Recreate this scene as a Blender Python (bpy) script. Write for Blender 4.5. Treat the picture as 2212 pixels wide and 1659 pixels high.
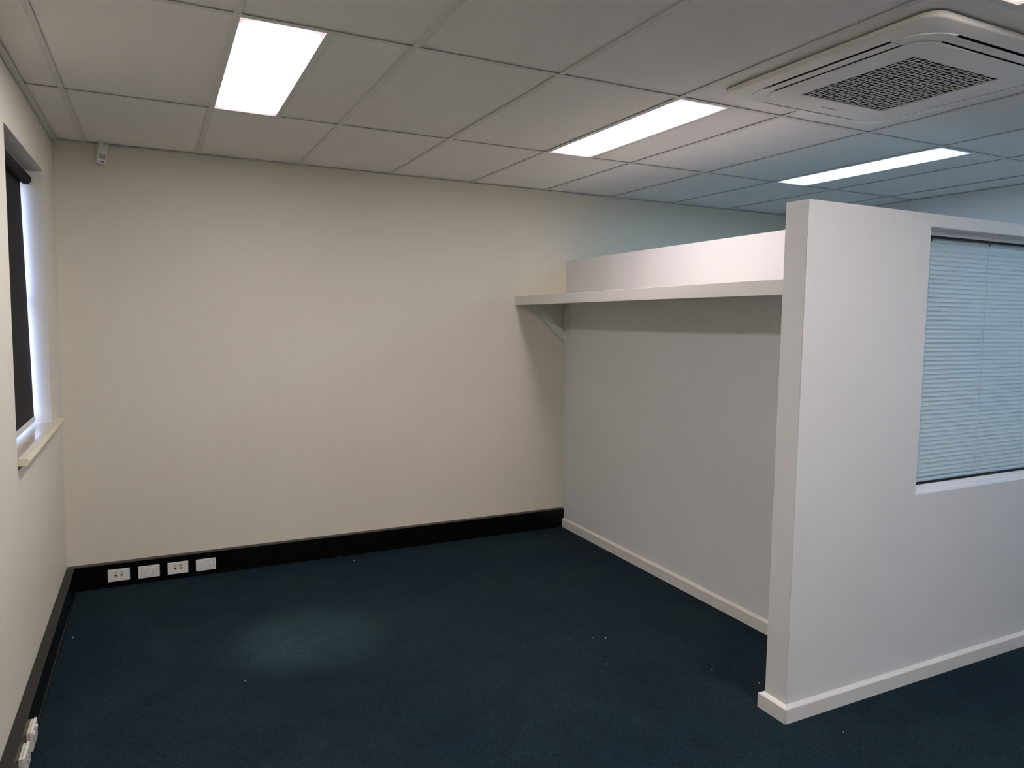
import bpy, bmesh, math, random
from mathutils import Vector, Matrix
random.seed(7)
for o in list(bpy.data.objects): bpy.data.objects.remove(o)
S = bpy.context.scene
COL = S.collection
W, HH = 2212, 1659

# ------------------------------------------------------------------ camera
cam_d = bpy.data.cameras.new('camera'); cam = bpy.data.objects.new('camera', cam_d); COL.objects.link(cam)
cam_d.sensor_fit = 'HORIZONTAL'; cam_d.sensor_width = 36.0; cam_d.lens = 1554.07 * 36.0 / W
cam_d.shift_x = -7.12 / W; cam_d.shift_y = -19.81 / W
cam_d.clip_start = 0.02; cam_d.clip_end = 100
R_ = Vector((0.89487721, -0.44608256, 0.01432201)); U_ = Vector((0.02309152, 0.07832241, 0.99666062)); F_ = Vector((0.44571465, 0.89155816, -0.08038967))
m = Matrix((( R_.x, U_.x, -F_.x, 0.50038), (R_.y, U_.y, -F_.y, -4.87284), (R_.z, U_.z, -F_.z, 1.65345), (0, 0, 0, 1)))
cam.matrix_world = m
S.camera = cam

# ------------------------------------------------------------------ world, exposure
S.view_settings.view_transform = 'Standard'; S.view_settings.look = 'None'
S.view_settings.gamma = 1.0; S.view_settings.use_curve_mapping = False
S.view_settings.exposure = 1.33
S.cycles.max_bounces = 10; S.cycles.diffuse_bounces = 7; S.cycles.glossy_bounces = 4
S.cycles.sample_clamp_indirect = 6.0
wd = bpy.data.worlds.new('sky'); S.world = wd; wd.use_nodes = True
wn = wd.node_tree; wn.nodes.clear()
wo = wn.nodes.new('ShaderNodeOutputWorld'); wb = wn.nodes.new('ShaderNodeBackground'); ws = wn.nodes.new('ShaderNodeTexSky')
ws.sky_type = 'NISHITA'; ws.sun_disc = False; ws.sun_elevation = math.radians(35); ws.sun_rotation = math.radians(60)
wb.inputs['Strength'].default_value = 1.15
wt = wn.nodes.new('ShaderNodeVectorMath'); wt.operation = 'MULTIPLY'; wt.inputs[1].default_value = (.95, .90, 1.35)
wn.links.new(ws.outputs[0], wt.inputs[0]); wn.links.new(wt.outputs[0], wb.inputs[0]); wn.links.new(wb.outputs[0], wo.inputs[0])

# lamp settings used by the ceiling light builder below
LAMP = 12.5                       # radiance of the lit diffusers
WARM = (1.0, 0.945, 0.925)
PINK = (1.0, 0.87, 0.84)          # the lamp over the middle of the room
ROSE = (1.0, 0.86, 0.88)        # the lamp beside the partition
REAR = (1.0, 0.965, 0.96)
COOL = (0.50, 0.82, 1.16)
COOL_POWER = 0.92
ADDED_SPOT = 112.0  # strength of the added spot behind the carpet pool

# ------------------------------------------------------------------ dimensions
H = 2.609                         # ceiling height
XA, YA = 0.1577, 1.1173           # first grid lines
XR, YB = 5.86, -8.0               # right wall, wall behind the camera
XP = 3.365                        # inner partition face
XE, YN, TN, ZT = 2.795, -2.8275, 0.1144, 2.129   # near partition

# ------------------------------------------------------------------ materials
def mat(name, col, rough=0.5, spec=0.5, metal=0.0):
    m = bpy.data.materials.new(name); m.use_nodes = True
    b = m.node_tree.nodes['Principled BSDF']
    b.inputs['Base Color'].default_value = (*col, 1); b.inputs['Roughness'].default_value = rough
    b.inputs['Specular IOR Level'].default_value = spec; b.inputs['Metallic'].default_value = metal
    return m
def nd(m, t, **kw):
    n = m.node_tree.nodes.new(t)
    for k, v in kw.items(): setattr(n, k, v)
    return n
def bump(m, scale, strength, dist=0.002, detail=3.0, stretch=None):
    nt = m.node_tree; b = nt.nodes['Principled BSDF']
    tc = nd(m, 'ShaderNodeTexCoord'); n = nd(m, 'ShaderNodeTexNoise'); bp = nd(m, 'ShaderNodeBump')
    n.inputs['Scale'].default_value = scale; n.inputs['Detail'].default_value = detail
    bp.inputs['Strength'].default_value = strength; bp.inputs['Distance'].default_value = dist
    src = tc.outputs['Object']
    if stretch:
        mp = nd(m, 'ShaderNodeMapping'); mp.inputs['Scale'].default_value = stretch
        nt.links.new(src, mp.inputs[0]); src = mp.outputs[0]
    nt.links.new(src, n.inputs['Vector']); nt.links.new(n.outputs['Fac'], bp.inputs['Height'])
    nt.links.new(bp.outputs[0], b.inputs['Normal'])
def mottle(m, c1, c2, scale, lo=0.35, hi=0.65, detail=4.0, stretch=None):
    nt = m.node_tree; b = nt.nodes['Principled BSDF']
    tc = nd(m, 'ShaderNodeTexCoord'); n = nd(m, 'ShaderNodeTexNoise'); r = nd(m, 'ShaderNodeValToRGB')
    n.inputs['Scale'].default_value = scale; n.inputs['Detail'].default_value = detail
    r.color_ramp.elements[0].position = lo; r.color_ramp.elements[0].color = (*c1, 1)
    r.color_ramp.elements[1].position = hi; r.color_ramp.elements[1].color = (*c2, 1)
    src = tc.outputs['Object']
    if stretch:
        mp = nd(m, 'ShaderNodeMapping'); mp.inputs['Scale'].default_value = stretch
        nt.links.new(src, mp.inputs[0]); src = mp.outputs[0]
    nt.links.new(src, n.inputs['Vector']); nt.links.new(n.outputs['Fac'], r.inputs[0]); nt.links.new(r.outputs[0], b.inputs['Base Color'])
    return r

M = {}
M['cream'] = mat('cream_wall_paint', (.70, .66, .55), .6, .25)
mottle(M['cream'], (.69, .65, .54), (.72, .68, .575), 1.1, .3, .7); bump(M['cream'], 90, .12, .001)
M['plaster'] = mat('rough_cream_plaster', (.79, .75, .66), .55, .3)
mottle(M['plaster'], (.77, .735, .64), (.81, .775, .68), 2.0, .3, .7); bump(M['plaster'], 14, .35, .004)
M['part'] = mat('white_partition_paint', (.72, .70, .69), .5, .3)
mottle(M['part'], (.69, .69, .69), (.72, .72, .72), 1.6, .3, .7); bump(M['part'], 140, .06, .0006)
M['skirt'] = mat('white_gloss_skirting', (.74, .72, .69), .35, .5)
def dots(m, col, scale, thr):
    nt = m.node_tree; b = nt.nodes['Principled BSDF']
    tc = nd(m, 'ShaderNodeTexCoord'); v = nd(m, 'ShaderNodeTexVoronoi'); v.inputs['Scale'].default_value = scale
    cm = nd(m, 'ShaderNodeMath', operation='LESS_THAN'); cm.inputs[1].default_value = thr
    mx = nd(m, 'ShaderNodeMix', data_type='RGBA')
    mx.inputs[6].default_value = b.inputs['Base Color'].default_value; mx.inputs[7].default_value = (*col, 1)
    nt.links.new(tc.outputs['Object'], v.inputs['Vector']); nt.links.new(v.outputs['Distance'], cm.inputs[0])
    nt.links.new(cm.outputs[0], mx.inputs[0]); nt.links.new(mx.outputs[2], b.inputs['Base Color'])
dots(M['skirt'], (.12, .09, .07), 5.0, .018)
M['black'] = mat('black_laminate_skirting', (.0025, .0025, .0025), .28, .18)
M['blacktop'] = mat('dusty_black_ledge_painted_light', (.045, .039, .034), .55, .5)  # dust, with overhead light and grazing sheen painted into the lighter tone
mottle(M['blacktop'], (.038, .033, .029), (.055, .048, .042), 14)
M['leftledge'] = mat('black_ledge_painted_light', (.017, .0145, .013), .5, .4)  # darker copy of the ledge for its view angle, top light in the colour
M['tile'] = mat('white_ceiling_tile', (.86, .84, .81), .8, .2)
bump(M['tile'], 220, .10, .0006)
M['bar'] = mat('white_enamel_tee_bar', (.72, .71, .68), .45, .4)
M['void'] = mat('dark_ceiling_void', (.03, .027, .025), .9, .1)
M['office'] = mat('pale_office_paint', (.68, .69, .68), .6, .25); bump(M['office'], 90, .08, .001)
M['ac'] = mat('cool_white_plastic', (.82, .80, .76), .4, .4)
M['acdark'] = mat('dark_duct_plastic', (.02, .02, .022), .7, .2)
M['logo'] = mat('grey_print', (.10, .10, .10), .6, .2)
M['plastic'] = mat('white_switch_plastic', (.80, .78, .76), .3, .5)
M['slot'] = mat('black_slot', (.004, .004, .004), .6, .2)
M['tan'] = mat('yellowed_label', (.55, .44, .24), .5, .3)
M['pale'] = mat('pale_label', (.62, .57, .46), .5, .3)
M['ink'] = mat('ink', (.18, .12, .06), .6, .2)
M['pirlens'] = mat('frosted_grey_lens', (.42, .42, .40), .35, .5)
M['sill'] = mat('glossy_sill_paint', (.72, .64, .52), .12, .6)
mottle(M['sill'], (.66, .58, .47), (.76, .69, .58), 9); bump(M['sill'], 18, .25, .003, 4)
M['nose'] = mat('cream_bullnose_paint', (.74, .68, .50), .35, .5); bump(M['nose'], 30, .1, .001)
M['fabric'] = mat('charcoal_blind_fabric', (.022, .020, .020), .85, .2); bump(M['fabric'], 600, .3, .0006)
M['rail'] = mat('cream_blind_rail', (.66, .62, .56), .4, .4)
M['frame'] = mat('white_aluminium_frame', (.76, .77, .79), .3, .5)
M['seal'] = mat('black_rubber_seal', (.004, .004, .010), .5, .3)
M['slat'] = mat('pale_blue_slat', (.76, .80, .80), .45, .4)
M['cord'] = mat('pale_blind_cord', (.60, .66, .68), .7, .2)
M['outframe'] = mat('grey_window_frame', (.55, .57, .60), .4, .5)
M['shelf'] = mat('white_shelf_paint', (.70, .69, .65), .4, .4); bump(M['shelf'], 30, .25, .001, 3, (12, .6, 12))
M['lint'] = mat('pale_lint', (.7, .7, .68), .9, .1)
# carpet
c = mat('navy_cut_pile_carpet', (.008, .016, .024), .95, .12); M['carpet'] = c
nt = c.node_tree; b = nt.nodes['Principled BSDF']
tc = nd(c, 'ShaderNodeTexCoord')
n1 = nd(c, 'ShaderNodeTexNoise'); n1.inputs['Scale'].default_value = 1.3; n1.inputs['Detail'].default_value = 3
n2 = nd(c, 'ShaderNodeTexNoise'); n2.inputs['Scale'].default_value = 105; n2.inputs['Detail'].default_value = 3
n3 = nd(c, 'ShaderNodeTexNoise'); n3.inputs['Scale'].default_value = 9; n3.inputs['Detail'].default_value = 5
r1 = nd(c, 'ShaderNodeValToRGB'); r1.color_ramp.elements[0].position = .38; r1.color_ramp.elements[0].color = (.0080, .0178, .0275, 1)
r1.color_ramp.elements[1].position = .62; r1.color_ramp.elements[1].color = (.0115, .0235, .0310, 1)
r2 = nd(c, 'ShaderNodeMapRange'); r2.inputs[1].default_value = .3; r2.inputs[2].default_value = .7; r2.inputs[3].default_value = .62; r2.inputs[4].default_value = 1.36
r3 = nd(c, 'ShaderNodeMapRange'); r3.inputs[1].default_value = .3; r3.inputs[2].default_value = .7; r3.inputs[3].default_value = .86; r3.inputs[4].default_value = 1.16
mu = nd(c, 'ShaderNodeMath', operation='MULTIPLY'); vm = nd(c, 'ShaderNodeVectorMath', operation='SCALE')
bp = nd(c, 'ShaderNodeBump'); bp.inputs['Strength'].default_value = .8; bp.inputs['Distance'].default_value = .004
for n in (n1, n2, n3): nt.links.new(tc.outputs['Object'], n.inputs['Vector'])
nt.links.new(n1.outputs['Fac'], r1.inputs[0]); nt.links.new(n2.outputs['Fac'], r2.inputs[0]); nt.links.new(n3.outputs['Fac'], r3.inputs[0])
nt.links.new(r2.outputs[0], mu.inputs[0]); nt.links.new(r3.outputs[0], mu.inputs[1])
nt.links.new(r1.outputs[0], vm.inputs[0]); nt.links.new(mu.outputs[0], vm.inputs['Scale']); nt.links.new(vm.outputs[0], b.inputs['Base Color'])
nt.links.new(n2.outputs['Fac'], bp.inputs['Height']); nt.links.new(bp.outputs[0], b.inputs['Normal'])
# glass
g = bpy.data.materials.new('window_glass'); g.use_nodes = True; nt = g.node_tree; nt.nodes.clear(); M['glass'] = g
o = nt.nodes.new('ShaderNodeOutputMaterial'); tr = nt.nodes.new('ShaderNodeBsdfTransparent'); gl = nt.nodes.new('ShaderNodeBsdfGlossy'); mx = nt.nodes.new('ShaderNodeMixShader'); fr = nt.nodes.new('ShaderNodeLayerWeight'); pw = nt.nodes.new('ShaderNodeMath'); ma = nt.nodes.new('ShaderNodeMath')
tr.inputs[0].default_value = (.93, .96, .97, 1); gl.inputs['Roughness'].default_value = 0.02; fr.inputs[0].default_value = .5; pw.operation = 'POWER'; pw.inputs[1].default_value = 5; ma.operation = 'MULTIPLY_ADD'; ma.inputs[1].default_value = .95; ma.inputs[2].default_value = .04
nt.links.new(fr.outputs['Facing'], pw.inputs[0]); nt.links.new(pw.outputs[0], ma.inputs[0]); nt.links.new(ma.outputs[0], mx.inputs[0]); nt.links.new(tr.outputs[0], mx.inputs[1]); nt.links.new(gl.outputs[0], mx.inputs[2]); nt.links.new(mx.outputs[0], o.inputs[0])
# lit diffusers: bright over the tubes, fading to the lens rim (object space, metres)
def lamp_mat(name, col, power, edge):
    m = bpy.data.materials.new(name); m.use_nodes = True; nt = m.node_tree; nt.nodes.clear()
    N = nt.nodes.new; L = nt.links.new
    o = N('ShaderNodeOutputMaterial'); e = N('ShaderNodeEmission'); tc = N('ShaderNodeTexCoord'); sp = N('ShaderNodeSeparateXYZ')
    L(tc.outputs['Object'], sp.inputs[0])
    def ab(sock, lo, hi):
        a = N('ShaderNodeMath'); a.operation = 'ABSOLUTE'; L(sock, a.inputs[0])
        r = N('ShaderNodeMapRange'); r.interpolation_type = 'SMOOTHSTEP'
        r.inputs[1].default_value = lo; r.inputs[2].default_value = hi; r.inputs[3].default_value = 1; r.inputs[4].default_value = 0
        L(a.outputs[0], r.inputs[0]); return r.outputs[0]
    fx = ab(sp.outputs[0], .075, .150); fy = ab(sp.outputs[1], .46, .600)
    mu = N('ShaderNodeMath'); mu.operation = 'MULTIPLY'; L(fx, mu.inputs[0]); L(fy, mu.inputs[1])
    m0 = mu; mu = N('ShaderNodeMath'); mu.operation = 'POWER'; mu.inputs[1].default_value = 1.8; L(m0.outputs[0], mu.inputs[0])
    w = N('ShaderNodeTexWave'); w.bands_direction = 'DIAGONAL'; w.inputs['Scale'].default_value = 40; L(tc.outputs['Object'], w.inputs[0])
    wr = N('ShaderNodeMapRange'); wr.inputs[3].default_value = .86; wr.inputs[4].default_value = 1.05; L(w.outputs['Fac'], wr.inputs[0])
    st = N('ShaderNodeMapRange'); st.inputs[3].default_value = .36; st.inputs[4].default_value = power; L(mu.outputs[0], st.inputs[0])
    s2 = N('ShaderNodeMath'); s2.operation = 'MULTIPLY'; L(st.outputs[0], s2.inputs[0]); L(wr.outputs[0], s2.inputs[1])
    mc = N('ShaderNodeMix'); mc.data_type = 'RGBA'; mc.inputs[6].default_value = (*edge, 1); mc.inputs[7].default_value = (*col, 1); L(mu.outputs[0], mc.inputs[0])
    L(mc.outputs[2], e.inputs[0]); L(s2.outputs[0], e.inputs[1]); L(e.outputs[0], o.inputs[0])
    return m
M['lampwarm'] = lamp_mat('lit_warm_diffuser', WARM, LAMP, (.95, .80, .84))
M['lamppink'] = lamp_mat('lit_pinkish_diffuser', PINK, LAMP * 1.15, (.95, .80, .80))
M['lamprear'] = lamp_mat('lit_neutral_diffuser', REAR, LAMP, (.9, .9, .95))
M['lamprose'] = lamp_mat('lit_rose_diffuser', ROSE, LAMP * .72, (.95, .80, .86))
M['lampdim'] = lamp_mat('lit_dim_cool_diffuser', COOL, LAMP * .45, (.62, .76, 1.0))
M['lampcool'] = lamp_mat('lit_cool_diffuser', COOL, LAMP * COOL_POWER, (.62, .76, 1.0))

# ------------------------------------------------------------------ mesh helpers
def newbm(): return bmesh.new()
def box(bm, x0, x1, y0, y1, z0, z1, bev=0.0, seg=2, mtx=None):
    vs = [bm.verts.new((x, y, z)) for z in (z0, z1) for y in (y0, y1) for x in (x0, x1)]
    fs = [bm.faces.new([vs[i] for i in f]) for f in ((0, 2, 3, 1), (4, 5, 7, 6), (0, 1, 5, 4), (2, 6, 7, 3), (0, 4, 6, 2), (1, 3, 7, 5))]
    if bev > 0:
        es = list({e for f in fs for e in f.edges})
        r = bmesh.ops.bevel(bm, geom=es, offset=bev, segments=seg, affect='EDGES', profile=0.5)
        vs = list({v for f in r['faces'] for v in f.verts} | {v for v in vs if v.is_valid})
    if mtx is not None:
        for v in vs: v.co = mtx @ v.co
    return vs
def prism(bm, pts, axis, a, b):
    """extrude closed 2D profile along an axis; pts are the two other coords in xyz order"""
    def P(p, t): return {0: (t, p[0], p[1]), 1: (p[0], t, p[1]), 2: (p[0], p[1], t)}[axis]
    A = [bm.verts.new(P(p, a)) for p in pts]; B = [bm.verts.new(P(p, b)) for p in pts]
    n = len(pts)
    for i in range(n): bm.faces.new((A[i], A[(i + 1) % n], B[(i + 1) % n], B[i]))
    bm.faces.new(A); bm.faces.new(B[::-1])
def cyl(bm, p0, p1, r, n=20, r2=None):
    p0, p1 = Vector(p0), Vector(p1); d = (p1 - p0).normalized()
    a = d.orthogonal().normalized(); b_ = d.cross(a); r2 = r if r2 is None else r2
    A = [bm.verts.new(p0 + (a * math.cos(t) + b_ * math.sin(t)) * r) for t in [2 * math.pi * i / n for i in range(n)]]
    B = [bm.verts.new(p1 + (a * math.cos(t) + b_ * math.sin(t)) * r2) for t in [2 * math.pi * i / n for i in range(n)]]
    for i in range(n): bm.faces.new((A[i], A[(i + 1) % n], B[(i + 1) % n], B[i]))
    bm.faces.new(A[::-1]); bm.faces.new(B)
def mesh(name, bm, m, smooth=False):
    bmesh.ops.recalc_face_normals(bm, faces=bm.faces)
    me = bpy.data.meshes.new(name); bm.to_mesh(me); bm.free()
    me.materials.append(m)
    if smooth:
        for p in me.polygons: p.use_smooth = True
        me.set_sharp_from_angle(angle=math.radians(40))
    return me
def obj(name, bm, m, parent=None, loc=None, smooth=False, **props):
    """bm is given in world coordinates; loc re-centres the object's origin there"""
    me = bm if isinstance(bm, bpy.types.Mesh) else None
    if me is None:
        if loc is not None: bmesh.ops.translate(bm, verts=bm.verts, vec=-Vector(loc))
        me = mesh(name, bm, m, smooth)
    o = bpy.data.objects.new(name, me); COL.objects.link(o)
    wl = Vector(loc) if loc is not None else Vector((0, 0, 0))
    if parent is not None:
        o.parent = parent
        base = Vector((0, 0, 0)); p = parent
        while p is not None: base += p.location; p = p.parent
        wl = wl - base
    o.location = wl
    for k, v in props.items(): o[k] = v
    return o
def bobj(name, dims, m, parent=None, bev=0.0, **props):
    bm = newbm(); box(bm, *dims, bev=bev)
    c = ((dims[0] + dims[1]) / 2, (dims[2] + dims[3]) / 2, (dims[4] + dims[5]) / 2)
    return obj(name, bm, m, parent, c, **props)
def thing(name, label, cat, loc, group=None):
    o = bpy.data.objects.new(name, None); COL.objects.link(o); o.location = loc; o.empty_display_size = .05
    o['label'] = label; o['category'] = cat
    if group: o['group'] = group
    return o
ST = dict(kind='structure')
def children_of(r): return [o for o in bpy.data.objects if o.parent == r]
def dup(root, loc, **props):
    kids = children_of(root)
    r = root.copy(); COL.objects.link(r); r.location = loc
    for k, v in props.items(): r[k] = v
    for ch in kids:
        gk = children_of(ch)
        c = ch.copy(); COL.objects.link(c); c.parent = r
        for g_ in gk:
            d = g_.copy(); COL.objects.link(d); d.parent = c
    return r

# ------------------------------------------------------------------ room shell
bobj('floor', (-.3, XR + .2, YB - .2, .2, -.12, 0), M['carpet'], **ST)
bobj('wall_back', (-.3, XP + .05, .0, .18, 0, 2.80), M['cream'], **ST)
bobj('wall_back', (XP + .05, XR + .2, .0, .18, 0, 2.80), M['cream'], **ST)
bobj('wall_right', (XR, XR + .16, YB, -.001, 0, 2.80), M['office'], **ST)
bobj('wall_behind', (-.3, XR + .2, YB - .16, YB, 0, 2.80), M['office'], **ST)
# left wall with a deep window opening
wy0, wy1, wz0, wz1 = -1.493, -.43, 1.045, 2.364
bm = newbm()
# built as one ring of solid pieces: below, above, and both sides of the window
box(bm, -.26, 0, YB, wy0, 0, 2.8); box(bm, -.26, 0, wy1, -.0012, 0, 2.8)
box(bm, -.26, 0, wy0, wy1, 0, wz0); box(bm, -.26, 0, wy0, wy1, wz1, 2.8)
bmesh.ops.remove_doubles(bm, verts=bm.verts, dist=1e-5)
wl = obj('wall_left', bm, M['plaster'], **ST)
# skirtings
def skirt_y(name, x0, x1, y0, y1, z1, mt, face):  # plain run along y
    return bobj(name, (x0, x1, y0, y1, 0, z1), mt, None, .0015, **ST)
SB, HB = .0408, .1448
def black_skirting(name, side):
    bm = newbm()
    if side == 'back':
        prism(bm, [(-SB, .004), (-SB - .005, .004), (-SB - .005, .012), (-SB, .014), (-SB, HB - .004), (0, HB - .004), (0, 0), (-SB, 0)], 0, SB, XP - .0005)
    else:
        prism(bm, [(0, 0), (0, HB - .004), (SB, HB - .004), (SB, .014), (SB + .005, .012), (SB + .005, .0), (SB, .0)], 1, YB + .001, -.0015)
    root = obj(name, bm, M['black'], **ST)
    bm = newbm()
    if side == 'back': box(bm, 0.0, XP - .0005, -SB - .001, -.0005, HB - .004, HB)
    else: box(bm, .0005, SB + .001, YB + .001, -.0415 - .0005, HB - .004, HB)
    obj('ledge', bm, M['blacktop'] if side == 'back' else M['leftledge'], root, label='dusty black top ledge, painted lighter for the light from above' if side == 'back' else 'black top ledge, painted slightly lighter for the light from above')
    return root
black_skirting('baseboard_back', 'back'); black_skirting('baseboard_left', 'left')

def white_profile(u0, s, hs):  # u0 wall face, s signed thickness
    return [(u0, 0), (u0 + s, 0), (u0 + s, hs - .002), (u0 + s * .88, hs + .001), (u0, hs + .009)]
# inner partition (runs from the back wall towards the near partition), top slopes a little as measured
XP2 = XP + .10
ZB0, ZB1 = 2.090, 2.118
yj = YN + TN
bm = newbm()
prism(bm, [(-.0005, 0), (-.0005, ZB0), (yj + .001, ZB1), (yj + .001, 0)], 0, XP, XP2)
obj('wall_partition', bm, M['part'], **ST)
bm = newbm(); prism(bm, white_profile(XP, -.020, .0627), 1, -SB - .003, yj + .002)
obj('baseboard_partition', bm, M['skirt'], **ST)

# near partition: core, end board, face sheets; window opening
ox0, ox1, oz0, oz1 = 3.548, 4.95, .873, 2.075
root = bobj('wall_near', (XE + .0062, ox0 - .01, YN + .004, yj - .001, 0.001, ZT - .002), M['void'], **ST)
def near_piece(name, d, mt=None, bev=0): return bobj(name, d, mt or M['part'], root, bev)
near_piece('end_board', (XE, XE + .006, YN + .0042, yj, 0, ZT), bev=.0008)
bm = newbm()      # one continuous sheet with the window opening cut out
def ringwall(bm, x0, x1, y0, y1, z0, z1, hx0, hx1, hz0, hz1):
    o_ = [(x0, z0), (x1, z0), (x1, z1), (x0, z1)]; h_ = [(hx0, hz0), (hx1, hz0), (hx1, hz1), (hx0, hz1)]
    V = {(k, y): [bm.verts.new((p[0], y, p[1])) for p in pts] for k, pts in (('o', o_), ('h', h_)) for y in (y0, y1)}
    for i in range(4):
        j = (i + 1) % 4
        for y in (y0, y1): bm.faces.new((V['o', y][i], V['o', y][j], V['h', y][j], V['h', y][i]))
        for k in 'oh': bm.faces.new((V[k, y0][i], V[k, y0][j], V[k, y1][j], V[k, y1][i]))
ringwall(bm, XE, XR, YN, YN + .0024, 0, ZT, ox0, ox1, oz0, oz1)
obj('face_sheet', bm, M['part'], root)
bm = newbm(); ringwall(bm, XE + .006, XR, YN + .0026, yj, 0, ZT - .0005, ox0, ox1, oz0, oz1)
obj('rear_sheet', bm, M['part'], root)
# skirting of the near partition: end piece and long front piece, mitred with a fine joint
s = .020; hs = .0627
bm = newbm(); prism(bm, white_profile(YN, -s, hs), 0, XE - s, XR - .001)
for v in bm.verts:
    if v.co.x < XE: v.co.x = XE - (YN - v.co.y) + .0010
obj('baseboard_near', bm, M['skirt'], **ST)
bm = newbm(); prism(bm, white_profile(XE, -s, hs), 1, YN - s, yj + s)
for v in bm.verts:
    if v.co.y < YN + .01: v.co.y = YN - (XE - v.co.x) + .0010
    elif v.co.y > yj: v.co.y = yj + (XE - v.co.x)
obj('baseboard_end', bm, M['skirt'], **ST)
bm = newbm(); prism(bm, [(yj, 0), (yj + s, 0), (yj + s, hs - .002), (yj + s * .88, hs + .001), (yj, hs + .009)], 0, XE - s, XP - s - .001)
for v in bm.verts:
    if v.co.x < XE: v.co.x = XE - (v.co.y - yj) + .0006
obj('baseboard_rear', bm, M['skirt'], **ST)

# ------------------------------------------------------------------ ceiling grid
xs = [0.0] + [XA + .6 * k for k in range(10)] + [XR]
ys = [0.0] + [-(YA + 1.2 * k) for k in range(6)] + [YB]
ceil = bobj('ceiling', (-.3, XR + .2, YB - .2, .2, 2.80, 2.90), M['void'], **ST)
FW, TB = .012, H + .0054
# light positions: grid column index of the left edge, far row index
lights = [(1, 1, 'w'), (4, 1, 's'), (7, 1, 'c'), (1, 3, 'w'), (4, 3, 'p'), (7, 3, 'd'), (1, 5, 'r'), (4, 5, 'r'), (7, 5, 'd')]
lit = {(a + 1 - 0, b) for a, b, k in lights}
def gx(k): return XA + .6 * k          # column line k (0 = A)
def gy(k): return -(YA + 1.2 * (k - 1))  # row line k (1 = first)
lightcells = {(a, b) for a, b, k in lights}   # cell between column lines a,a+1 and row lines b,b+1
def tile(x0, x1, y0, y1, name='tile'):
    g_ = .0035; dz = random.uniform(-.0006, .0008)
    bobj(name, (x0 + g_, x1 - g_, y0 + g_, y1 - g_, TB + dz, TB + dz + .011), M['tile'], ceil)
for i in range(len(xs) - 1):
    for j in range(len(ys) - 1):
        x0, x1, y1, y0 = xs[i], xs[i + 1], ys[j], ys[j + 1]
        a = i - 1
        if (a, j) in lightcells: tile(x0 + .3, x1, y0, y1)
        else: tile(x0, x1, y0, y1)
def teebar(d_main, web, name='tee_bar'):
    bm = newbm(); box(bm, *d_main); box(bm, *web); obj(name, bm, M['bar'], ceil)
for k in range(1, 7):
    y = gy(k)
    teebar((.024, XR - .024, y - FW, y + FW, H, H + .0008), (.024, XR - .024, y - .001, y + .001, H + .0008, H + .036))
def crossbar(x, y0, y1):
    teebar((x - FW, x + FW, y0 + FW + .0004, y1 - FW - .0004, H + .0001, H + .0008), (x - .0008, x + .0008, y0 + .002, y1 - .002, H + .0008, H + .034), 'cross_bar')
AX0, AX1, AY0, AY1 = 3.112 - .471, 3.112 + .471, -2.942 - .471, -2.942 + .471
for i in range(1, len(xs) - 1):
    for j in range(len(ys) - 1):
        y1, y0 = ys[j], ys[j + 1]
        if i - 1 == 5 and j == 2:      # cut by the air conditioner
            crossbar(xs[i], AY1 - .03 - .03, y1); crossbar(xs[i], y0, AY0 + .06); continue
        crossbar(xs[i], y0 if j < 6 else YB + .012, y1 if j else -.012)
for a, b, k in lights: crossbar(gx(a) + .3, gy(b + 1), gy(b))
# perimeter angles
def trim(i, d1, d2):
    bm = newbm(); box(bm, *d1); box(bm, *d2); obj('trim_%d' % i, bm, M['bar'], **ST)
trim(1, (0, XR, -.024, -.0003, H - .0004, H + .0006), (0, XR, -.0014, -.0003, H + .0006, H + .03))
trim(2, (.0025, .027, YB, -.0245, H - .004, H - .003), (.0025, .004, YB, -.0245, H - .003, H + .03))
trim(3, (XR - .024, XR - .0003, YB, -.0245, H - .0004, H + .0006), (XR - .0014, XR - .0003, YB, -.0245, H + .0006, H + .03))
trim(4, (0.03, XR - .025, YB + .0003, YB + .024, H - .0004, H + .0006), (0.03, XR - .025, YB + .0003, YB + .0014, H + .0006, H + .03))

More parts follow.
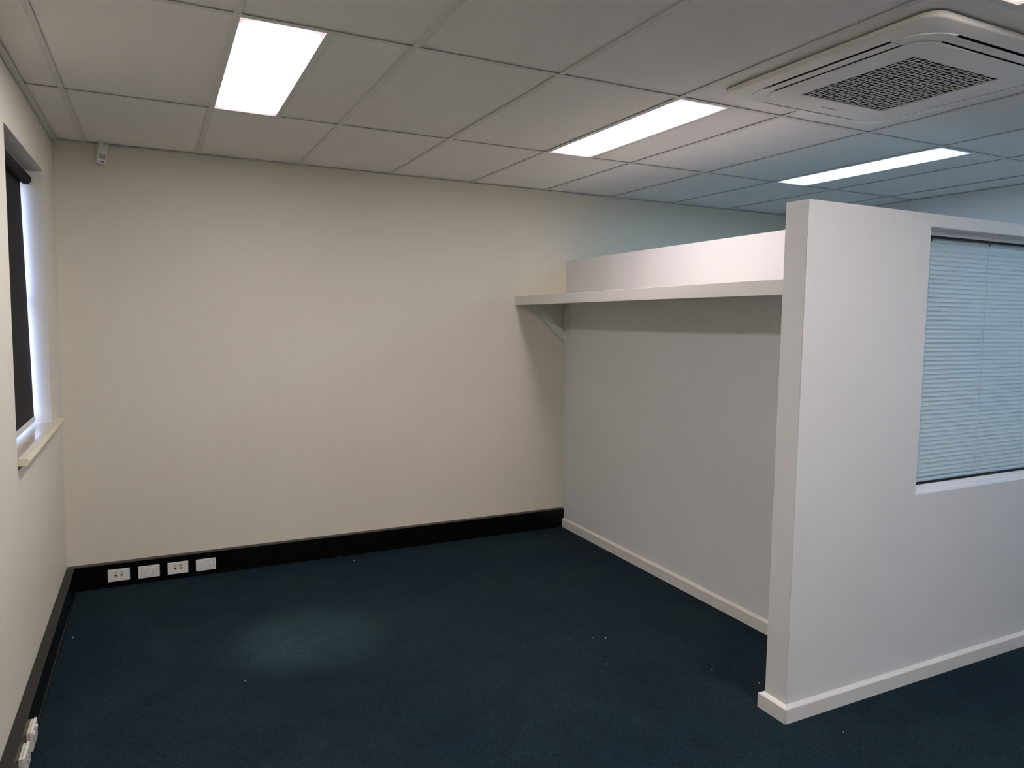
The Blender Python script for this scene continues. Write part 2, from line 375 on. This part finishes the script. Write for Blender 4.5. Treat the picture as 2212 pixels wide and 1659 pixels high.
# ------------------------------------------------------------------ ceiling lights
LLAB = {(1, 1): 'lit rectangular ceiling light nearest the left window, pinkish white',
        (4, 1): 'lit ceiling light touching the tile left of the air conditioner, pinkish white lens',
        (7, 1): 'lit bluish white ceiling light over the office behind the partition',
        (4, 3): 'lit ceiling light at the top right picture edge, only its corner showing',
        (1, 3): 'lit ceiling light directly over the camera, out of the picture',
        (7, 3): 'lit cool white ceiling light right of the air conditioner, out of the picture',
        (1, 5): 'lit ceiling light behind the camera by the left wall',
        (4, 5): 'lit ceiling light behind the camera in the middle column',
        (7, 5): 'lit cool white ceiling light behind the camera by the right wall'}
for a, b, k in lights:
    cx, cy = gx(a) + .15, (gy(b) + gy(b + 1)) / 2
    t = thing('ceiling_light', LLAB[(a, b)], 'ceiling light', (cx, cy, H), 'recessed ceiling lights in the tile grid')
    hx, hy = .1375, .5875
    bm = newbm(); box(bm, cx - hx, cx + hx, cy - hy, cy + hy, H + .0016, H + .0046)
    obj('diffuser', bm, M[{'w': 'lampwarm', 'p': 'lamppink', 'r': 'lamprear', 'c': 'lampcool', 's': 'lamprose', 'd': 'lampdim'}[k]], t, (cx, cy, H + .003))
    bm = newbm()
    box(bm, cx - .145, cx + .145, cy - .594, cy + .594, H + .06, H + .062)
    for sx in (-1, 1): box(bm, cx + sx * .1445 - .0008, cx + sx * .1445 + .0008, cy - .594, cy + .594, H + .005, H + .06)
    for sy in (-1, 1): box(bm, cx - .143, cx + .143, cy + sy * .593 - .0008, cy + sy * .593 + .0008, H + .005, H + .06)
    obj('housing', bm, M['bar'], t, (cx, cy, H))
    if (a, b) == (1, 1):     # added spot, not part of the fitting, makes the soft carpet pool
        ld = bpy.data.lights.new('added_pool_spot', 'SPOT'); ld.energy = ADDED_SPOT; ld.spot_size = math.radians(21); ld.spot_blend = 1.0
        ld.shadow_soft_size = .10; ld.color = (.95, 1.0, .70)
        lo = bpy.data.objects.new('added_pool_spot', ld); COL.objects.link(lo); lo.parent = t
        lo.location = (0, .45, -.004)
        d = Vector((1.19, -1.22, 0)) - Vector((cx, cy + .45, H)); lo.rotation_euler = d.to_track_quat('-Z', 'Y').to_euler()

# ------------------------------------------------------------------ cassette air conditioner
def rsq(h, r, cx, cy, n=8):
    P = []
    for qx, qy, a0 in ((1, 1, 0), (-1, 1, 90), (-1, -1, 180), (1, -1, 270)):
        for i in range(n + 1):
            t = math.radians(a0 + 90 * i / n)
            P.append((cx + qx * (h - r) + r * math.cos(t), cy + qy * (h - r) + r * math.sin(t)))
    return P
def ring(bm, P0, z0, P1, z1):
    A = [bm.verts.new((*p, z0)) for p in P0]; B = [bm.verts.new((*p, z1)) for p in P1]; n = len(A)
    for i in range(n): bm.faces.new((A[i], A[(i + 1) % n], B[(i + 1) % n], B[i]))
    return A, B
ax, ay = 3.112, -2.942
ac = thing('air_conditioner', 'square white ceiling cassette air conditioner with a central intake grille', 'air conditioner', (ax, ay, H))
# outer frame: side wall, softened lower edge, gently sloping face, inner lip
bm = newbm()
prof = [(.469, .060, H - .0015), (.471, .062, H - .018), (.469, .060, H - .0205), (.465, .057, H - .022), (.420, .135, H - .0315), (.4195, .135, H - .022)]
for (h0, r0, z0), (h1, r1, z1) in zip(prof[:-1], prof[1:]): ring(bm, rsq(h0, r0, ax, ay), z0, rsq(h1, r1, ax, ay), z1)
bmesh.ops.remove_doubles(bm, verts=bm.verts, dist=1e-6)
obj('outer_frame', bm, M['ac'], ac, (ax, ay, H), smooth=True)
bm = newbm(); box(bm, ax - .42, ax + .42, ay - .42, ay + .42, H - .014, H - .010); obj('duct_backing', bm, M['acdark'], ac, (ax, ay, H))
# four corner covers between the vanes
VL = .278
for qx, qy in ((1, 1), (-1, 1), (-1, -1), (1, -1)):
    bm = newbm(); P = []
    n = 10; ro, ri = .134, .07; ho, hi = .4185, .352
    for i in range(n + 1):
        t = math.radians(90 * i / n); P.append((ho - ro + ro * math.cos(t), ho - ro + ro * math.sin(t)))
    P = [(ho, VL + .0012)] + P + [(VL + .0012, ho), (VL + .0012, hi)]
    for i in range(n, -1, -1):
        t = math.radians(90 * i / n); P.append((hi - ri + ri * math.cos(t), hi - ri + ri * math.sin(t)))
    P += [(hi, VL + .0012)]
    P = [(ax + qx * x, ay + qy * y) for x, y in P]
    prism(bm, P, 2, H - .034, H - .020)
    obj('corner_cover', bm, M['ac'], ac, (ax, ay, H))
# four louvre vanes, each with its outer edge a little open
for k in range(4):
    bm = newbm()
    pr = [(.4070, -.0330), (.398, -.0345), (.385, -.0352), (.3675, -.0345), (.3675, -.0333), (.385, -.0338), (.398, -.0331), (.406, -.0318)]
    prism(bm, [(x, H + z) for x, z in pr], 1, -VL, VL)
    rot = Matrix.Rotation(math.radians(90 * k), 4, 'Z')
    for v in bm.verts: v.co = rot @ v.co + Vector((ax, ay, 0))
    obj('air_vane', bm, M['ac'], ac, (ax, ay, H), smooth=False)
# centre panel with opening for the grille
bm = newbm()
ph = .359; gh = .246
P1 = rsq(ph, .085, ax, ay, 8); P0 = rsq(ph - .002, .083, ax, ay, 8)
ring(bm, rsq(ph - .004, .08, ax, ay, 8), H - .0345, P1, H - .0350); ring(bm, P1, H - .0350, P1, H - .0385); ring(bm, P1, H - .0385, P0, H - .040)
# bottom face as a bridge from the rounded outline to the square opening
sq = []
n = 8
for qx, qy in ((1, 1), (-1, 1), (-1, -1), (1, -1)):
    for i in range(n + 1): sq.append((ax + qx * gh, ay + qy * gh))
A = [bm.verts.new((*p, H - .040)) for p in P0]
cs = {}
def cv(p, z):
    k_ = (round(p[0], 5), round(p[1], 5), z)
    if k_ not in cs: cs[k_] = bm.verts.new((*p, z))
    return cs[k_]
for i in range(len(A)):
    j = (i + 1) % len(A); p, q_ = cv(sq[i], H - .040), cv(sq[j], H - .040)
    if p is q_: bm.faces.new((A[i], A[j], p))
    else:
        bm.faces.new((A[i], A[j], q_, p)); bm.faces.new((p, q_, cv(sq[j], H - .0345), cv(sq[i], H - .0345)))
bmesh.ops.remove_doubles(bm, verts=bm.verts, dist=1e-6)
obj('centre_panel', bm, M['ac'], ac, (ax, ay, H))
# basket pattern grille
bm = newbm()
n = 24; p = 2 * gh / n; t = .0021; z0, z1 = H - .0398, H - .0376
for i in range(n + 1):
    x = ax - gh + i * p
    if i % 2 == 0: box(bm, x - t, x + t, ay - gh, ay + gh, z0 + .0001, z1)
for j in range(n + 1):
    y = ay - gh + j * p
    if j % 2 == 0: box(bm, ax - gh, ax + gh, y - t, y + t, z0, z1)
for i in range(0, n, 2):
    for j in range(0, n, 2):
        x, y = ax - gh + (i + 1) * p, ay - gh + (j + 1) * p
        if ((i + j) // 2) % 2 == 0: box(bm, x - t * .8, x + t * .8, y - p, y + p, z0 + .0002, z1)
        else: box(bm, x - p, x + p, y - t * .8, y + t * .8, z0 + .0002, z1)
obj('intake_grille', bm, M['ac'], ac, (ax, ay, H))
bm = newbm(); box(bm, ax - gh, ax + gh, ay - gh, ay + gh, H - .0205, H - .0195); obj('filter', bm, M['acdark'], ac, (ax, ay, H))
def text_mesh(body, size, m, extrude=.0003):
    cu = bpy.data.curves.new('lettering', 'FONT'); cu.body = body; cu.size = size; cu.extrude = extrude
    cu.align_x = 'CENTER'; cu.align_y = 'CENTER'
    o = bpy.data.objects.new('lettering', cu); COL.objects.link(o)
    dg = bpy.context.evaluated_depsgraph_get(); me = bpy.data.meshes.new_from_object(o.evaluated_get(dg))
    bpy.data.objects.remove(o); me.materials.clear(); me.materials.append(m); return me
lt = bpy.data.objects.new('lettering', text_mesh('SAMSUNG', .021, M['logo'])); COL.objects.link(lt); lt.parent = ac
lt.rotation_euler = (math.pi, 0, 0); lt.scale = (1.0, .8, 1)
lt.location = (3.125 - ax, -2.617 - ay, -.0402); lt['label'] = 'small dark grey maker name'

# ------------------------------------------------------------------ shelf with bracket on the inner partition
SX = 2.928
def zs(y, z): return z + (-y) * .0098
shelf = thing('wall_shelf', 'long white painted shelf along the inner partition, on a diagonal bracket', 'shelf', (SX, 0, 1.74))
def sloped(name, x0, x1, z0, z1, m, y0=-.0006, y1=yj + .0006, bev=0):
    bm = newbm(); vs = box(bm, x0, x1, y1, y0, z0, z1, bev=bev)
    for v in bm.verts: v.co.z += -v.co.y * .0098
    return obj(name, bm, m, shelf, (SX, 0, 1.74))
sloped('shelf_board', SX + .019, XP - .0006, 1.787, 1.8065, M['shelf'])
sloped('front_edging', SX, SX + .0185, 1.7405, 1.8075, M['shelf'], bev=.0012)
sloped('wall_batten', XP - .020, XP - .0006, 1.757, 1.7865, M['shelf'], y0=-.04)
bm = newbm(); prism(bm, [(3.030, 1.746), (3.109, 1.746), (3.346, 1.532), (3.346, 1.459)], 1, -.034, -.004); bobj_ = obj('brace', bm, M['shelf'], shelf, (SX, 0, 1.74))
bm = newbm(); box(bm, 3.3465, XP - .0006, -.058, -.002, 1.457, 1.752, bev=.001); obj('cleat', bm, M['shelf'], shelf, (SX, 0, 1.74))
bm = newbm(); box(bm, SX + .02, 3.345, -.036, -.002, 1.747, 1.7865); obj('wall_batten', bm, M['shelf'], shelf, (SX, 0, 1.74))

# ------------------------------------------------------------------ near window: frame, seals, glass and venetian blind
win = thing('window_2', '', '', (ox0, YN, oz0)); del win['label']; del win['category']; win['kind'] = 'structure'
fy0, fy1 = YN + .0005, YN + .112
bm = newbm()
prism(bm, [(fy0, oz1 - .0005), (YN + .112, oz1 - .0005), (YN + .112, oz1 - .028), (YN + .056, oz1 - .028), (YN + .054, oz1 - .011), (YN + .040, oz1 - .009), (YN + .038, oz1 - .003), (fy0, oz1 - .0025)], 0, ox0, ox1)
obj('frame_head', bm, M['frame'], win, (ox0, YN, oz1))
bm = newbm()
prism(bm, [(fy0, oz0 + .0005), (fy0, oz0 + .004), (YN + .026, oz0 + .006), (YN + .028, oz0 + .010), (YN + .054, oz0 + .014), (YN + .058, oz0 + .030), (YN + .112, oz0 + .030), (YN + .112, oz0 + .0005)], 0, ox0, ox1)
obj('frame_sill', bm, M['frame'], win, (ox0, YN, oz0))
for x0, x1 in ((ox0 + .0005, ox0 + .028), (ox1 - .028, ox1 - .0005)):
    bobj('frame_stile', (x0, x1, YN + .052, YN + .112, oz0 + .031, oz1 - .029), M['frame'], win)
gz0, gz1 = oz0 + .0305, oz1 - .0285
bobj('seal', (ox0 + .028, ox1 - .028, YN + .060, YN + .070, gz1 - .0095, gz1), M['seal'], win)
bobj('seal', (ox0 + .028, ox1 - .028, YN + .060, YN + .070, gz0, gz0 + .010), M['seal'], win)
bobj('pane', (ox0 + .028, ox1 - .028, YN + .066, YN + .070, gz0 + .009, gz1 - .009), M['glass'], win)
# blind
byc = YN + .098
bl = thing('venetian_blind', 'pale blue-grey venetian blind, nearly closed, behind the glass of the right partition window', 'blind', (ox0 + .03, byc, gz1))
bx0, bx1 = ox0 + .030, ox1 - .03
def bpart(name, d, m, bev=0, **k):
    bm = newbm(); box(bm, *d, bev=bev); return obj(name, bm, m, bl, ((d[0] + d[1]) / 2, (d[2] + d[3]) / 2, (d[4] + d[5]) / 2), **k)
bpart('headrail', (bx0, bx1, byc - .0165, byc + .0105, gz1 - .024, gz1 - .002), M['slat'], .001)
top, bot = gz1 - .051, gz0 + .022
pitch = .0211; ns = int((top - bot) / pitch)
def slat_mesh():
    bm = newbm(); L = (bx1 - bx0) / 2
    prof = [(-.0092, -.0103), (-.0062, -.0056), (-.0020, .0), (.0030, .0056), (.0086, .0101)]   # camera-side edge low
    up = [(y + .0005, z - .0002) for y, z in prof[::-1]]
    prism(bm, prof + up, 0, -L, L)
    return mesh('slat', bm, M['slat'])
sm = slat_mesh()
for i in range(ns + 1):
    z = top - i * pitch
    o = bpy.data.objects.new('slat', sm); COL.objects.link(o); o.parent = bl
    o.location = Vector(((bx0 + bx1) / 2, byc, z)) - bl.location
bpart('bottom_rail', (bx0, bx1, byc - .009, byc + .009, gz0 + .001, gz0 + .013), M['slat'], .001)
for x in (3.682, 4.121, 4.56):
    for dy in (-.0118,):
        bm = newbm(); cyl(bm, (x, byc + dy, gz0 + .012), (x, byc + dy, gz1 - .012), .0011, 8); obj('ladder_cord', bm, M['cord'], bl)
    bpart('cord_clip', (x - .008, x - .003, byc - .0205, byc - .0168, gz1 - .022, gz1 - .010), M['logo'])
for o in children_of(bl):
    if o.name.startswith('ladder_cord'): o.location = -bl.location
bm = newbm(); cyl(bm, (4.105, byc - .0140, gz1 - .01), (4.085, byc - .0140, gz0 + .35), .00035, 6); o = obj('pull_cord', bm, M['cord'], bl); o.location = -bl.location

# ------------------------------------------------------------------ left window, sill and roller blind
lw = thing('window_1', '', '', (-.2, wy0, wz0)); del lw['label']; del lw['category']; lw['kind'] = 'structure'
for d in ((-.235, -.185, wy0 + .001, wy0 + .04, wz0 + .02, wz1 - .001), (-.235, -.185, wy1 - .04, wy1 - .001, wz0 + .02, wz1 - .001),
          (-.235, -.185, wy0 + .0405, wy1 - .0405, wz1 - .04, wz1 - .001), (-.235, -.185, wy0 + .0405, wy1 - .0405, wz0 + .02, wz0 + .06),
          (-.230, -.190, wy0 + .0405, wy1 - .0405, 1.70, 1.735)):
    bobj('window_frame', d, M['outframe'], lw)
bobj('pane', (-.212, -.208, wy0 + .04, wy1 - .04, wz0 + .06, 1.70), M['glass'], lw)
bobj('pane', (-.212, -.208, wy0 + .04, wy1 - .04, 1.735, wz1 - .04), M['glass'], lw)
sill = thing('window_sill', 'glossy cream painted window sill with a rounded nosing under the left window', 'window sill', (0, (wy0 + wy1) / 2, wz0))
bm = newbm(); box(bm, -.24, .0005, wy0 + .0005, wy1 - .0005, wz0 + .0003, wz0 + .019); obj('sill_board', bm, M['sill'], sill, sill.location)
bm = newbm()
P = [(.0008, wz0 - .009)]
for i in range(13):
    t = math.radians(-90 + 180 * i / 12); P.append((.026 + .0145 * math.cos(t), wz0 + .0055 + .0145 * math.sin(t)))
P += [(.0008, wz0 + .020)]
prism(bm, P, 1, wy0, -.245)
obj('nosing', bm, M['nose'], sill, sill.location, smooth=True)
bm = newbm(); prism(bm, [(.0008, wz0 - .0095), (.020, wz0 - .0095), (.011, wz0 - .014), (.006, wz0 - .022), (.0008, wz0 - .026)], 1, wy0 + .003, wy0 + .03)
obj('scotia_remnant', bm, M['logo'], sill, sill.location)

rb = thing('roller_blind', 'charcoal fabric roller blind lowered over the left window', 'blind', (-.07, (wy0 + wy1) / 2, 2.315))
def rpart(name, bm, m, **k): return obj(name, bm, m, rb, rb.location, **k)
ya, yb_ = wy0 + .02, -.452
bm = newbm(); cyl(bm, (-.072, ya, 2.312), (-.072, yb_, 2.312), .0255, 28); rpart('roller_tube', bm, M['fabric'], smooth=True)
bm = newbm(); cyl(bm, (-.072, yb_ + .0005, 2.312), (-.072, yb_ + .008, 2.312), .022, 24); box(bm, -.085, -.06, yb_ + .008, wy1 - .001, 2.29, 2.335); rpart('end_bracket', bm, M['slot'])
bm = newbm(); box(bm, -.0955, -.0945, ya, yb_ - .004, 2.20, 2.312)
prism(bm, [(-.0955, 2.20), (-.0945, 2.20), (-.0755, 1.105), (-.0765, 1.105)], 1, ya, yb_ - .004)
bm.free(); bm = newbm(); prism(bm, [(-.0960, 2.312), (-.0950, 2.312), (-.0740, 1.105), (-.0750, 1.105)], 1, ya, yb_ - .004)
rpart('blind_fabric', bm, M['fabric'])
bm = newbm(); box(bm, -.079, -.070, ya, yb_ - .004, 1.078, 1.1045, bev=.002); rpart('bottom_rail', bm, M['rail'])
bm = newbm(); box(bm, -.081, -.068, yb_ - .0035, yb_ + .001, 1.077, 1.1055, bev=.001); rpart('end_cap', bm, M['plastic'])

# ------------------------------------------------------------------ motion sensor
pir = thing('motion_sensor', 'small white motion sensor high in the left back corner, tilted down', 'sensor', (.242, -.04, 2.547))
pir.rotation_euler = (math.radians(-13), math.radians(12), math.radians(20))
def ppart(name, bm, m, par=pir, **k):
    me = mesh(name, bm, m, k.get('smooth', False)); o = bpy.data.objects.new(name, me); COL.objects.link(o); o.parent = par; return o
bm = newbm(); box(bm, -.026, .026, -.032, 0, -.062, .062, bev=.006, seg=3); body = ppart('sensor_body', bm, M['plastic'], smooth=True)
bm = newbm(); box(bm, -.0165, .0165, -.0338, -.0315, -.043, -.014, bev=.001); ppart('lens', bm, M['pirlens'])
bm = newbm()
for i in range(3): box(bm, -.004 + i * .0052, -.0002 + i * .0052, -.0326, -.0318, .044, .0475)
ppart('vent_slot', bm, M['slot'])
bm = newbm(); cyl(bm, (-.002, -.031, -.0105), (-.002, -.0335, -.0105), .0022, 10); ppart('indicator', bm, M['plastic'])
bm = newbm(); box(bm, -.013, .013, -.0335, -.0318, -.060, -.056, bev=.0005); ppart('lower_lip', bm, M['slot'])
bm = newbm(); box(bm, -.018, .010, .0, .032, .030, .052, bev=.003); ppart('bracket', bm, M['plastic'])

# ------------------------------------------------------------------ outlets. local frame: x along wall, y out of the wall (-), z up
def plate_base(t, mx):
    bm = newbm(); box(bm, -.058, .058, -.0105, -.0002, -.0365, .0365, bev=.0022, seg=3)
    return bm
def mk(name, bm, m, par, mx, **k):
    bm.transform(mx); me = mesh(name, bm, m, False); o = bpy.data.objects.new(name, me); COL.objects.link(o); o.parent = par
    for kk, v in k.items(): o[kk] = v
    return o
def power_outlet(label, loc, mx, group, rockers=True):
    t = thing('power_outlet', label, 'power outlet', loc, group)
    mk('plate', plate_base(t, mx), M['plastic'], t, mx)
    bm = newbm()
    for (x0, x1, z0_, z1_) in ((-.042, .042, .0215, .0222), (-.042, .042, -.0275, -.0268), (-.0423, -.0416, -.0275, .0222), (.0416, .0423, -.0275, .0222)):
        box(bm, x0, x1, -.01075, -.0100, z0_, z1_)
    mk('insert_line', bm, M['logo'], t, mx)
    for sx in (-1, 1):
        cx = sx * .0255
        bm = newbm(); cyl(bm, (cx, -.0102, .0175), (cx, -.0155, .0175), .0082, 18, .0072)
        mk('rocker_switch', bm, M['plastic'], t, mx)
        bm = newbm()
        for a_, dx, dz in ((28, -.0075, -.0035), (-28, .0075, -.0035), (0, 0, -.0165)):
            r = Matrix.Translation((cx + dx, 0, dz)) @ Matrix.Rotation(math.radians(a_), 4, 'Y')
            box(bm, -.0010, .0010, -.0109, -.0100, -.0032, .0032, mtx=r)
        mk('pin_slots', bm, M['slot'], t, mx)
    return t
def data_outlet(label, loc, mx, group, lab):
    t = thing('data_outlet', label, 'data outlet', loc, group)
    mk('plate', plate_base(t, mx), M['plastic'], t, mx)
    for sx in (-1, 1):
        cx = -.0005 + sx * .0155
        bm = newbm(); box(bm, cx - .0105, cx + .0105, -.0112, -.0102, .0125, .0215); mk('port_label', bm, M[lab], t, mx)
        bm = newbm(); box(bm, cx - .002, cx + .005, -.0115, -.0110, .0160, .0178); mk('label_print', bm, M['ink'], t, mx)
        bm = newbm(); cyl(bm, (cx, -.0102, -.0005), (cx, -.0122, -.0005), .0098, 20); mk('port_bezel', bm, M['pale'], t, mx)
        bm = newbm(); prism(bm, [(cx - .0062, .0025), (cx - .0062, -.0015), (cx - .003, -.0045), (cx + .003, -.0045), (cx + .0062, -.0015), (cx + .0062, .0025)], 1, -.0127, -.0120); mk('port', bm, M['slot'], t, mx)
    return t
I4 = Matrix.Identity(4)
GB = 'outlets along the black back skirting'
data_outlet('white data outlet on the black skirting nearest the left corner', (.268, -SB - .0002, .0725), I4, GB, 'pale')
power_outlet('white double power outlet on the back skirting, second from the left corner', (.4295, -SB - .0002, .0700), I4, GB)
data_outlet('white data outlet with yellowed labels between the two back power outlets', (.5895, -SB - .0002, .0700), I4, GB, 'tan')
power_outlet('white double power outlet at the right end of the back row', (.7495, -SB - .0002, .0680), I4, GB)
RL = Matrix.Rotation(math.radians(90), 4, 'Z')
GL = 'outlets on the left skirting'
def block(t):
    bm = newbm(); box(bm, -.055, .055, .0006, .0095, -.034, .034, bev=.001); mk('mounting_block', bm, M['nose'], t, RL, label='dark beige mounting block')
a = power_outlet('white double power outlet standing proud on the left skirting, the farther of two', (SB + .0102, -1.775, .0715), RL, GL); block(a)
b_ = data_outlet('white data outlet standing proud on the left skirting, cut by the bottom edge', (SB + .0102, -1.946, .0715), RL, GL, 'pale'); block(b_)

# ------------------------------------------------------------------ lint on the carpet
bm = newbm()
for x, y in ((.825, -1.551), (2.957, -.979), (2.49, -1.833), (2.548, -1.866), (2.945, -2.989), (2.931, -2.549), (2.818, -2.363), (1.659, -.172), (.09, -.729), (2.396, -2.103), (1.5, -3.1), (2.0, -.9)):
    r = random.uniform(.0010, .0022)
    mx = Matrix.Translation((x, y, .001 + r)) @ Matrix.Rotation(random.uniform(0, 3), 4, 'Z')
    box(bm, -r * 1.6, r * 1.6, -r * .6, r * .6, -r, r * .6, mtx=mx)
o = obj('carpet_lint', bm, M['lint']); o['label'] = 'tiny pale specks of lint scattered on the navy carpet'; o['category'] = 'lint'; o['kind'] = 'stuff'
